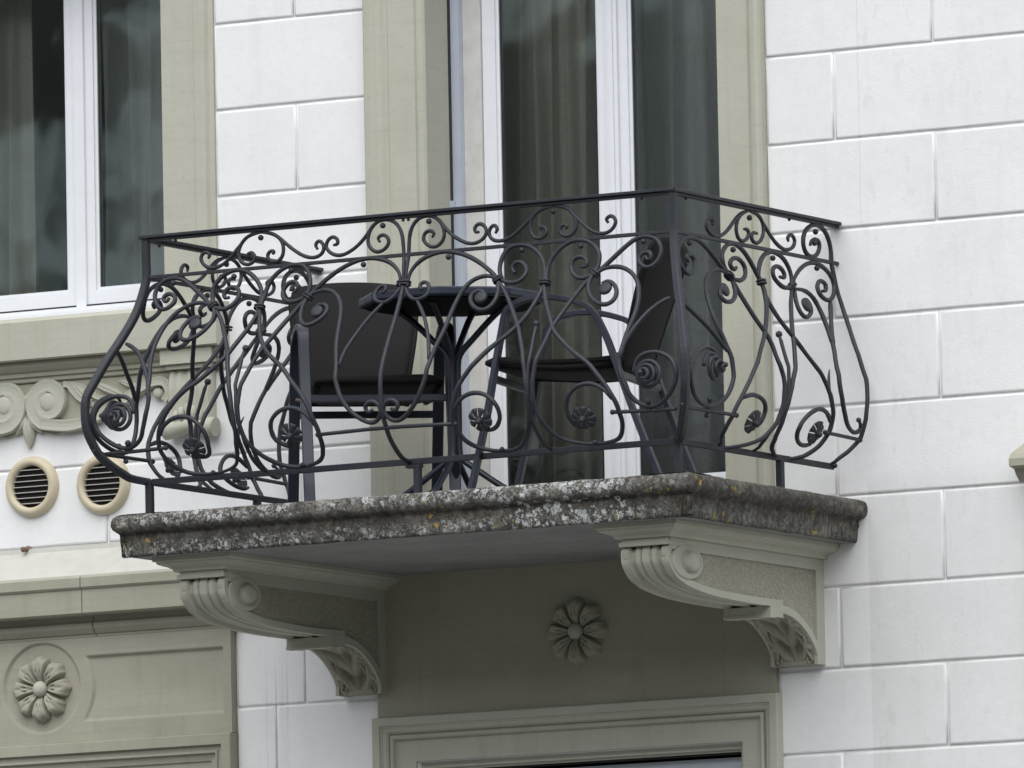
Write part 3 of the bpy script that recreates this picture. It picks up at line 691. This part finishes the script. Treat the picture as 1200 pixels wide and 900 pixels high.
    for i, p in enumerate(P):
        T = (P[min(i+1, N-1)]-P[max(i-1, 0)]).normalized(); n = Vector((T.y, -T.x))
        if n.dot(p-Vector((.10, -.20))) < 0: n = -n
        t = i/(N-1); row = []
        for k in range(91):
            s = k/90; q = abs(s-.5)*2; best = math.exp(-(q/.085)**2)*(1-.35*math.exp(-(q/.02)**2))
            for A, B, w_, a_ in segs:
                d = dseg(q, t, A, B)/w_
                if d < 1: best = max(best, a_*sqrt(1-d*d))
            h = -.008+.034*best
            if q > .915: h = .020
            row.append((cx+(s-.5)*2*HW, p.x+n.x*(h-.020), p.y+n.y*(h-.020)))
        rows.append(row)
    MB().grid(rows).build('acanthus_leaf', M_stone_d, b)
    MB().box(cx-HW+.001, cx+HW-.001, -.05, 0, -.5835, -.30).box(cx-HW+.012, cx+HW-.012, -.30, -.03, -.41, -.22).build('core', M_stone_d, b)
    MB().box(cx-HW+.02, cx+HW-.02, -1.09, -.05, -.30, -.21).build('core', M_stone_d, b)
    # fillets and bed mould
    MB().box(cx-HW-.003, cx+HW+.003, -1.160, -1.02, -.2315, -.2165).box(cx-HW+.004, cx+HW-.004, -1.152, -1.0, -.2160, -.2050).build('fillet', M_stone, b)
    pr = [(.070, -.1530), (.070, -.168), (.060, -.171), (.058, -.178), (.044, -.184), (.030, -.188), (.018, -.195), (.014, -.2045), (-.03, -.2046)]
    MB().grid(swept_edge(cx-HW, cx+HW, -1.150, pr, .3), False).build('bed_moulding', M_stone, b)
bracket(.906); bracket(-.9125)

# wrought iron centre lines in millimetres: (along the panel, height)
FRONT={
 'topA_c':'4,756 6,807 11,876 14,922 26,959 55,987 99,993 138,973 158,933 151,899 123,879 92,885 71,907 78,932 101,939 116,927 107,914',
 'topA_s':'140,973 168,936 207,903 259,879 302,884 331,910 323,937 302,948 283,937 284,920 300,918',
 'topB_sl':'366,908 375,924 360,939 340,920 346,893 376,879 420,886 468,915 511,950 548,977 596,988',
 'topB_cl':'600,987 550,978 514,949 508,906 528,878 559,879 576,898 565,916 548,915 553,904',
 'topB_cr':'600,987 643,982 677,961 697,925 689,890 662,875 635,882 628,904 642,918 659,911 652,901',
 'topB_sr':'677,961 711,924 753,888 796,873 832,880 854,905 849,926 832,934 816,923 824,910',
 'l1':'16,759 23,797 63,837 123,857 180,858 251,838 321,798 373,755 386,738 417,706 461,648 503,585 530,544 557,483 580,419 588,368 593,322 590,264 580,221 553,180 515,149 469,130 406,128 362,131',
 'b8':'581,708 581,689 574,664 563,631 547,594 521,558 486,522 423,475 370,418 327,367 301,320 286,277 275,227 283,184 304,154 347,135 406,128',
 'circ1':'278,241 296,280 333,312 378,324 424,314 459,283 468,246 457,215 424,196 393,194',
 'b10':'455,758 440,774 449,795 473,797 499,776 499,745 469,722 423,727 400,745 390,777 395,815 420,852 463,860 507,851 549,820 572,778 583,726 585,706 596,671 616,627 651,569 668,538 697,506 760,451 823,409 856,379 902,323 935,262 943,211 930,170 896,142 856,130 774,127 726,133',
 'b11':'980,779 989,764 1004,771 998,788 977,793 955,779 958,756 985,737 1012,739 1034,762 1043,794 1029,828 1000,845 967,850 931,842 897,820 854,785 820,756 798,735 774,718 741,681 708,624 679,567 664,536 654,493 637,448 626,403 620,365 614,306 614,255 626,209 652,160 697,139 759,128',
 'circ2':'925,263 908,293 872,316 826,324 777,309 741,264 738,217 754,185 790,179',
 'm1b':'592,717 586,754 599,795 634,835 675,855 718,858 763,840 794,803 795,768 785,734 762,720 729,716 696,735 682,766 694,792 724,797 746,780 743,758 723,760',
 'disc4':'794,733 774,716 770,680 800,634 853,607 890,620 895,654 874,683 847,697 825,689',
 'out4':'789,728 817,745 858,750 904,740 949,709 978,663 992,602 989,539 975,478 970,416 963,408 968,363 986,309 1004,264 1039,237 1079,228 1125,242 1174,282 1195,332 1181,378 1142,407 1099,416 1057,409 1032,385 1024,347',
 'disc2':'390,737 404,697 399,653 368,625 321,640 293,674 304,697 329,703 352,691',
 'out2':'387,742 352,755 321,756 280,742 247,701 230,639 220,559 198,482 187,419 186,408 173,367 152,323 116,281 68,251 33,252 9,274 6,300 25,319 51,321 68,303 56,284 37,292',
 'ccurl':'7,752 22,719 52,693 79,691 108,704 111,732 94,753 73,751 71,735 83,726',
 'cdiag':'68,690 114,632 147,573 173,515 184,459',
 'b17':'600,550 600,530 601,483 603,427 599,397 598,344 595,285 587,235 588,199 588,151 585,123',
 'post':'1118,615 1079,596 1038,561 1002,508 978,462 970,431',
 'low20':'916,220 1041,216 1169,215',
 'low19':'-8,229 282,223',
}
SIDE={
 's1':'-932,910 -928,927 -954,933 -977,910 -964,883 -902,870 -835,892 -774,938 -722,971 -661,986',
 's2':'-661,986 -728,965 -759,920 -745,880 -702,873 -665,898 -672,918 -700,917',
 's3':'-661,986 -590,979 -551,941 -570,892 -614,874 -646,889 -636,911 -601,911',
 's4':'-590,979 -529,931 -459,887 -393,872 -338,886 -320,913 -345,933 -374,921 -369,905',
 's5':'-205,907 -193,926 -152,934 -132,909 -163,872 -223,868 -258,900 -248,950 -190,982 -125,984 -73,955 -48,905 -48,851 -37,774 -36,671 -51,590 -59,542 -61,486 -61,404 -70,315 -68,254 -73,205 -104,166 -130,132 -117,125',
 's6':'-1138,758 -1154,769 -1133,785 -1101,780 -1095,754 -1132,722 -1173,710 -1203,727 -1213,768 -1196,810 -1150,839 -1097,850 -1033,842 -975,815 -926,783 -859,734 -841,709 -808,646 -778,586 -744,540 -723,493 -717,435 -703,402 -690,373 -688,324 -693,248 -716,188 -761,148 -868,124 -896,120',
 's7':'-866,737 -916,751 -995,737 -1058,692 -1092,626 -1103,548 -1088,487 -1072,427 -1064,374 -1067,337 -1095,286 -1144,247 -1229,233 -1329,261 -1376,318 -1362,379 -1298,426 -1218,441 -1183,425',
 's8':'-851,713 -846,681 -890,642 -955,629 -983,646 -966,674 -936,694',
 's9':'-847,735 -880,771 -878,813 -836,846 -777,859 -706,835 -646,774 -623,734 -621,695 -649,637 -721,560 -809,481 -901,396 -981,306 -1017,248 -1028,200 -1018,151 -954,125',
 's10':'-841,728 -785,722 -729,748 -722,782 -762,807 -812,799 -831,777 -808,761 -785,772',
 's11':'-631,729 -615,789 -563,839 -485,857 -415,840 -377,796 -379,749 -404,735 -464,729 -511,760 -510,793 -469,807 -431,792 -429,768 -465,768',
 's12':'-623,734 -620,667 -590,603 -544,553 -496,500 -426,436 -379,388 -338,330 -311,272 -309,224 -324,168 -368,129 -431,117',
 's13':'-641,537 -645,504 -648,449 -650,410 -659,341 -673,280 -701,226 -720,166 -702,125',
 's14':'-390,740 -455,655 -527,554 -560,488 -595,423 -629,366 -656,289 -667,221 -653,164 -606,132 -514,123',
 's15':'-382,745 -319,802 -226,842 -144,844 -75,817 -49,773 -86,730 -139,711 -184,728 -187,760 -158,784 -118,774 -126,750 -156,745',
 's16':'-373,734 -392,697 -396,645 -363,627 -308,650 -292,680 -311,699 -341,691',
 's17':'-374,732 -293,734 -234,700 -222,622 -234,550 -233,542 -277,420 -249,315 -198,255 -131,228 -87,245 -109,270',
 's18':'-116,715 -157,652 -213,575 -227,542',
 's19':'-325,252 -361,281 -425,291 -490,265 -536,217 -502,176 -440,161 -391,170',
 's20':'-990,280 -921,300 -840,288 -804,254 -815,216 -826,194',
 's22':'-1321,603 -1258,570 -1189,523 -1125,476 -1089,437',
 's23':'-1397,231 -1345,219 -1176,220 -1001,220',
 's24':'-338,214 -203,212 -67,209',
 's21':'-330,440 -353,398 -353,344 -326,293',
}
FRONT_PT={
 'ball':'95,972 602,968 175,838 475,840 714,836 968,832',
 'bolt':'11,996 960,984',
 'rosette':'388,230 799,210',
 'disc':'337,677 843,670',
 'finial':'597,558',
 'clamp':'391,738 587,712 785,732',
 'clamp0':'-3,755',
 'cone':'1083,336',
 'weld':'410,132 784,130',
 'lowball':'916,220 282,223',
 'pin':'1067,246 1084,216',
 'leg':'15,114 12,-4',
}
SIDE_PT={
 'ball':'-657,962 -162,960 -1110,828 -790,835 -496,833 -166,828',
 'small':'-182,917',
 'rosette':'-875,208 -408,208',
 'disc':'-937,676 -331,677',
 'finial':'-639,540',
 'clamp':'-859,734 -620,734 -387,744',
 'cone':'-1219,369',
 'lowball':'-1001,220 -338,214 -67,209 -120,275 -76,123',
 'pin':'-1212,258 -1201,204',
 'leg':'-469,123 -455,14',
 'bolt':'-1123,983 -359,985',
}

# ================================================================ WROUGHT IRON RAILING
W, D, BX, BY = 1.0857, 1.2161, .145, .20
GZ = [0, .12, .13, .165, .216, .285, .345, .42, .457, .517, .62, .68, .76, .86, 2]
GV = [0, 0, .27, .55, .80, .955, 1, .97, .88, .75, .45, .28, .10, 0, 0]
def g(z):
    for i in range(len(GZ)-1):
        if z <= GZ[i+1]:
            t = (z-GZ[i])/(GZ[i+1]-GZ[i]); return GV[i]+(GV[i+1]-GV[i])*t
    return 0
rail = thing('balcony_railing', (0, -.6, 0), 'black wrought iron railing with pot bellied scrollwork round the balcony', 'railing')
def surf(side, u, z, sg=1, out=0.):
    b = g(z)
    return Vector((sg*u, -(D+BY*b)-out, z)) if side == 'f' else Vector((sg*(W+BX*b+out), u, z))
def nrm(side, z, sg):
    d = (g(z+.03)-g(z-.03))/.06
    return Vector((0, -1, -BY*d)).normalized() if side == 'f' else Vector((sg, 0, -BX*d)).normalized()
def pts(s): return [tuple(int(v)/1000 for v in w_.split(',')) for w_ in s.split()]
THIN = {'topA_c', 'topA_s', 'topB_sl', 'topB_cl', 'topB_cr', 'topB_sr', 's1', 's2', 's3', 's4', 'ccurl', 'b17', 's13', 'low19', 'low20', 's23', 's24', 'cdiag'}
CROSS = {'low19', 'low20', 's23', 's24'}
MESH = {}
def bars(data, side, sg):
    for k, s in data.items():
        if k == 's21': continue
        P = pts(s)
        if k == 'low19':
            if sg < 0: continue
            P = [(-P[-1][0], P[-1][1]), (0, P[0][1]), P[-1]]
        if side == 'f': P = [(max(u, .006), z) for u, z in P] if k in ('topA_c', 'ccurl') else P
        Q = crom(P, 4); r = .0070 if k in THIN else .0084
        for _ in range(3): Q = [Q[0]]+[Q[i]*.5+(Q[i-1]+Q[i+1])*.25 for i in range(1, len(Q)-1)]+[Q[-1]]
        zoff = {'disc4': .004, 'disc2': .004, 'm1b': .003}.get(k, 0)
        L = [surf(side, q.x, q.y, sg, zoff) for q in Q]
        rf = (lambda t, r=r: r) if k in CROSS else (lambda t, r=r, k_=len(k)+P[0][0]: r*(.70+.30*smooth(0, .10, min(t, 1-t)))*(1+.09*noise.noise(Vector((t*26, k_*7.3, sg)))))
        MB().tube(L, rf, 8).build('cross_bar' if k in CROSS else 'scroll', M_iron, rail)
def rot_to(n, up=Vector((0, 0, 1))):
    """matrix whose local -Y axis points along n"""
    y = -n; x = y.cross(up).normalized(); z = x.cross(y); return Matrix((x, y, z)).transposed().to_4x4()
balls = {r: mesh_of(MB().ball((0, 0, 0), r, 12, 8), 'ball', M_iron) for r in (.0105, .0095, .0125, .006)}
disc_me = mesh_of(MB().lathe([(0, .008), (.012, .009), (.022, .007), (.0265, 0), (.024, -.005), (0, -.006)], (0, 0, 0), (0, -1, 0), 20), 'scroll_disc', M_iron)
def ros_mesh():
    mb = MB()
    for k in range(8):
        a0 = 2*pi*k/8+.045; a1 = 2*pi*(k+1)/8-.045; rows = []
        for i in range(6):
            a = a0+(a1-a0)*i/5; row = []
            for j in range(6):
                t = j/5; r = .010+.037*t*(1-.07*abs(i-2.5)/2.5); gap = (1-t)*.3
                am = (a0+a1)/2; aa = am+(a-am)*(1-.25*(1-t)); row.append((r*cos(aa), -.011*cos(t*1.45)+.003*abs(i-2.5)/2.5*t, r*sin(aa)))
            rows.append(row)
        back = [[(x*.97, y+.0035, z*.97) for x, y, z in row] for row in rows]
        mb.grid(rows); mb.grid(back)
        edge = lambda R: [r for r in R[0]]+[R[i][-1] for i in range(1, 6)]+[R[-1][j] for j in range(4, -1, -1)]
        mb.grid([edge(rows), edge(back)], False)
    mb.lathe([(0, -.002), (.014, -.002), (.014, .010), (0, .012)], (0, -.006, 0), (0, -1, 0), 14)
    return mb
iros = mesh_of(ros_mesh(), 'rosette', M_iron)
ctr = mesh_of(MB().ball((0, 0, 0), .0105, 12, 8), 'rosette_ball', M_iron)
def cone(side, u, z, sg):
    o_ = surf(side, u, z, sg); n = nrm(side, .345, sg); up = Vector((0, 0, 1)); x = n.cross(up).normalized(); P = []
    for i in range(97):
        t = i/96; a = 2*pi*3.2*t; r = .053*(1-t)+.007*t; P.append(o_+x*cos(a)*r+up*sin(a)*r+n*(.055*t**1.15-.004))
    MB().tube(P, lambda t: .0082-.0015*t, 8).build('spiral', M_iron, rail)
    place('ball', balls[.0095], rail, P[-1]+n*.004)
    return
def collar(side, u, z, sg, ang, wd=.030):
    n = nrm(side, z, sg); c0 = surf(side, u, z, sg); x = Vector((sg, 0, 0)) if side == 'f' else Vector((0, 1, 0))
    zz = n.cross(x).normalized(); zz = zz if zz.z > 0 else -zz
    d = (x*cos(ang)+zz*sin(ang)).normalized(); e = (zz*cos(ang)-x*sin(ang)).normalized(); mb = MB()
    for off in (-.0052, .0052):
        ring = []
        for k in range(20):
            a = 2*pi*k/20; sx = (abs(cos(a))**.6)*(1 if cos(a) > 0 else -1)*wd/2*1.15; sy = (abs(sin(a))**.6)*(1 if sin(a) > 0 else -1)*.0125
            ring.append(c0+d*sx+n*sy+e*off)
        ring.append(ring[0]); ring.append(ring[1])
        mb.tube(ring, .0042, 8, False, flat=e)
    mb.build('collar', M_iron, rail)
def dots(P, side, sg):
    for u, z in P.get('ball', []): place('ball', balls[.0105], rail, surf(side, u, z, sg))
    for u, z in P.get('small', []): place('ball', balls[.0105], rail, surf(side, u, z, sg, .006))
    for u, z in P.get('bolt', []): place('bolt', balls[.006], rail, surf(side, u, .985, sg))
    for u, z in P.get('weld', []): place('weld', balls[.0095], rail, surf(side, u, z, sg, .002))
    for u, z in P.get('lowball', []): place('ball', balls[.0095], rail, surf(side, u, z, sg))
    for u, z in P.get('finial', []): place('finial', balls[.0125], rail, surf(side, u, z, sg))
    for u, z in P.get('disc', []): place('scroll_disc', disc_me, rail, surf(side, u, z, sg, .004), rot_to(nrm(side, z, sg)))
    for u, z in P.get('rosette', []):
        M = rot_to(nrm(side, z, sg)); q = place('rosette', iros, rail, surf(side, u, z, sg, .004), M @ Matrix.Rotation(random.uniform(0, 6), 4, 'Y'))
        b_ = place('rosette_ball', ctr, rail, surf(side, u, z, sg, .004)+nrm(side, z, sg)*.018)
    for (u, z) in P.get('cone', []): cone(side, u, z, sg)
    pn_ = P.get('pin')
    if pn_:
        a, b = [surf(side, u, z, sg) for u, z in pn_]
        MB().tube([a, (a+b)/2, b], .006, 8).ball(a, .0115, 10, 7).ball(b, .0095, 10, 7).build('pin', M_iron, rail)
FPT = {k: pts(v) for k, v in FRONT_PT.items()}; SPT = {k: pts(v) for k, v in SIDE_PT.items()}
for sg in (1, -1):
    bars(FRONT, 'f', sg); bars(SIDE, 's', sg); dots(FPT, 'f', sg); dots(SPT, 's', sg)
    for (u, z), a in zip(FPT['clamp'], (.56, 0, -.66)): collar('f', u, z, sg, a)
    for (u, z), a in zip(SPT['clamp'], (-.62, 0, .6)): collar('s', u, z, sg, a)
    # pointed leaf on the side panel
    L = [surf('s', u, z, sg) for u, z in pts(SIDE['s21'])]; Lc = crom(L, 4); rows = []
    for i, p in enumerate(Lc):
        t = i/(len(Lc)-1); h = .013*sin(pi*min(1, .05+t*.95))**.8; rows.append([p+Vector((0, -h, 0)), p+Vector((sg*.006*sin(pi*t), 0, 0)), p+Vector((0, h, 0)), p+Vector((-sg*.006*sin(pi*t), 0, 0))])
    MB().grid(rows, True, False, True).build('leaf_blade', M_iron, rail)
    # corner post
    zz = [1.0, .93, .86, .80, .72, .64, .56, .48, .42, .36, .30, .25, .21, .175, .15, .132, .121, .119, .06, -.004]
    zs_ = crom([(sg*(W+BX*g(z)), -(D+BY*g(z)), z) for z in zz[:17]], 3)+[Vector((sg*W, -D, z)) for z in (.10, .05, -.006)]
    MB().bar(zs_, (.027, .027), (0, 1, 0)).build('corner_post', M_iron, rail)
    # wall end and side rails
    for nm, z, sec in (('middle_rail', .86, (.013, .013)), ('bottom_rail', .120, (.012, .022))):
        MB().bar([(sg*W, -D+.0135, z), (sg*W, -.6, z), (sg*W, (.0 if nm == 'middle_rail' else -.07), z)], sec, (0, 0, 1)).build(nm, M_iron, rail)
    MB().bar([(sg*W, -D-.018, 1.004), (sg*W, -.5, 1.004), (sg*W, .006, 1.004)], (.042, .011), (0, 0, 1)).build('handrail', M_iron, rail)
    MB().bar([(sg*W, -D, .9935), (sg*W, -.5, .9935), (sg*W, .004, .9935)], (.020, .010), (0, 0, 1)).build('handrail_web', M_iron, rail)
    y = SPT['leg'][0][0]; MB().bar([(sg*W, y, .112), (sg*W, y, .05), (sg*W, y, -.006)], (.026, .026), (0, 1, 0)).build('foot', M_iron, rail)
collar('f', .0, .755, 1, 0, .042)
MB().tube(crom([surf('f', 0, z) for z in (.76, .70, .62, .52, .42, .33, .28, .25, .20, .16, .13, .118)], 4), .0085, 8).build('scroll', M_iron, rail)
MB().bar([(-W-.016, -D, 1.0065), (0, -D, 1.0065), (W+.016, -D, 1.0065)], (.042, .011), (0, 0, 1)).build('handrail', M_iron, rail)
MB().bar([(-W, -D, .9955), (0, -D, .9955), (W, -D, .9955)], (.020, .011), (0, 0, 1)).build('handrail_web', M_iron, rail)
MB().bar([(-W+.0135, -D, .86), (0, -D, .86), (W-.0135, -D, .86)], (.013, .013), (0, 0, 1)).build('middle_rail', M_iron, rail)
MB().bar([(-W+.0135, -D, .120), (0, -D, .120), (W-.0135, -D, .120)], (.012, .022), (0, 0, 1)).build('bottom_rail', M_iron, rail)
MB().bar([(.030, -D, .098), (.030, -D, .05), (.030, -D, -.006)], (.024, .028), (0, 1, 0)).box(-.012, .046, -D-.014, -D+.014, .097, .1085).build('foot', M_iron, rail)

# ================================================================ TABLE
TX, TY = -.055, -.80
tab = thing('bistro_table', (TX, TY, 0), 'navy black octagonal metal table on a splayed pedestal between the chairs', 'table')
oc = []
for k in range(8):
    a = radians(19.7+45*k)
    for d in (-.055, 0, .055): oc.append((a+d, 1-.006*(d == 0)))
R = .345; lv = [(.93, .7202), (.985, .723), (1.0, .728), (1.0, .748), (.99, .753), (.96, .754), (0, .754)]
def octp(f, z): return [(TX+R*f*q*cos(a)*.985, TY+R*f*q*sin(a)*.985, z) for a, q in oc]
m_ = MB().grid([octp(f, z) for f, z in lv], False, False, True); m_.build('table_top', M_tabtop, tab)
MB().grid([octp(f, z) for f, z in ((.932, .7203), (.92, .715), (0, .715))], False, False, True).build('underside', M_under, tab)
col = MB()
for k in range(4):
    a = radians(9.7+90*k); dx, dy = cos(a), sin(a)
    P = [(.215, .719), (.150, .668), (.070, .590), (.030, .548), (.0165, .500), (.0165, .35), (.0165, .20), (.028, .165), (.080, .125), (.20, .045), (.285, .012)]
    MB().tube(crom([(TX+dx*r, TY+dy*r, z) for r, z in P], 4), .0115, 10).build('leg', M_table, tab)
MB().tube([(TX, TY, .52), (TX, TY, .3), (TX, TY, .002)], .0185, 14).build('column', M_table, tab)

# ================================================================ CHAIRS
def chair(x, y, rz, label, shift=0.):
    t = thing('garden_chair', (x, y, 0), label, 'chair', 'chairs at the balcony table', rz)
    ORG[t] = Vector((0, 0, 0))
    U = [(.33, 0), (.300, .12), (.262, .28), (.235, .42), (.205, .56), (.188, .625), (.150, .656), (.09, .672), (.02, .671), (-.06, .653), (-.125, .62), (-.175, .53), (-.215, .42), (-.285, .22), (-.37, 0)]
    for s in (-1, 1):
        MB().bar(crom([(a, s*.262, b) for a, b in U], 4), (.020, .040), (0, 1, 0)).build('arm_leg_frame', M_chairleg, t)
        MB().tube([(-.20, s*.215, .428), (0, s*.218, .424), (.235, s*.218, .444)], .013, 8).build('seat_rail', M_seat, t)
        MB().tube([(-.205, s*.225, .43), (-.20, s*.26, .44)], .008, 8).build('bracket_pin', M_steel, t)
    MB().bar([(.245, -.245, .395), (.245, 0, .395), (.245, .245, .395)], (.018, .026), (0, 0, 1)).build('stretcher', M_chairleg, t)
    MB().bar([(-.225, -.245, .385), (-.225, 0, .385), (-.225, .245, .385)], (.018, .026), (0, 0, 1)).build('stretcher', M_chairleg, t)
    # seat
    top = [(-.215, .482), (-.18, .466), (-.10, .458), (.0, .460), (.12, .470), (.22, .482), (.262, .482), (.290, .468), (.291, .452), (.272, .440), (.22, .434), (.10, .420), (0, .412), (-.10, .410), (-.20, .418), (-.225, .450)]
    rows = []
    for k in range(17):
        s = -1+k/8; edge = abs(s)**10; rows.append([(a*(1-.04*edge), s*.232, b+(.450-b)*edge*.8-.006*(1-s*s)*(b > .45)) for a, b in top])
    mb = MB().grid(rows, True, False, True); mb.ngon(rows[0]); mb.ngon(rows[-1]); mb.build('seat', M_seat, t)
    # back
    rows = []; n = 22
    for k in range(n+1):
        v = k/n; z = .415+.470*v; xx = -.195-.125*v-.02*v*v
        hw = .178+.048*smooth(0, .75, v)
        if v > .90: hw *= sqrt(max(0, 1-((v-.90)/.10)**2))*.10+.90
        row = []
        for j in range(17):
            s = -1+j/8; zz = z-.018*s*s*smooth(.6, 1, v); row.append((xx-.016*(1-s*s), s*hw+shift, zz))
        rows.append(row)
    fr_ = rows; bk = [[(a-.016, b, c) for a, b, c in r] for r in rows]
    mb = MB().grid(fr_).grid(bk)
    ring = lambda R: [r[0] for r in R]+R[-1][1:]+[r[-1] for r in R[::-1]][1:]+R[0][::-1][1:]
    mb.grid([ring(fr_), ring(bk)]); mb.build('backrest', M_sling, t)
    for s in (-1, 1):
        MB().tube([(fr_[k][0 if s < 0 else -1][0]-.010, fr_[k][0 if s < 0 else -1][1], fr_[k][0 if s < 0 else -1][2]) for k in range(0, 21, 2)], .0105, 8).build('back_tube', M_sling, t)
    return t
chair(-.446, -.715, radians(-54), 'dark mesh garden chair left of the table turned towards the viewer', -.032)
chair(.520, -.905, radians(193), 'dark mesh garden chair right of the table seen from its side')
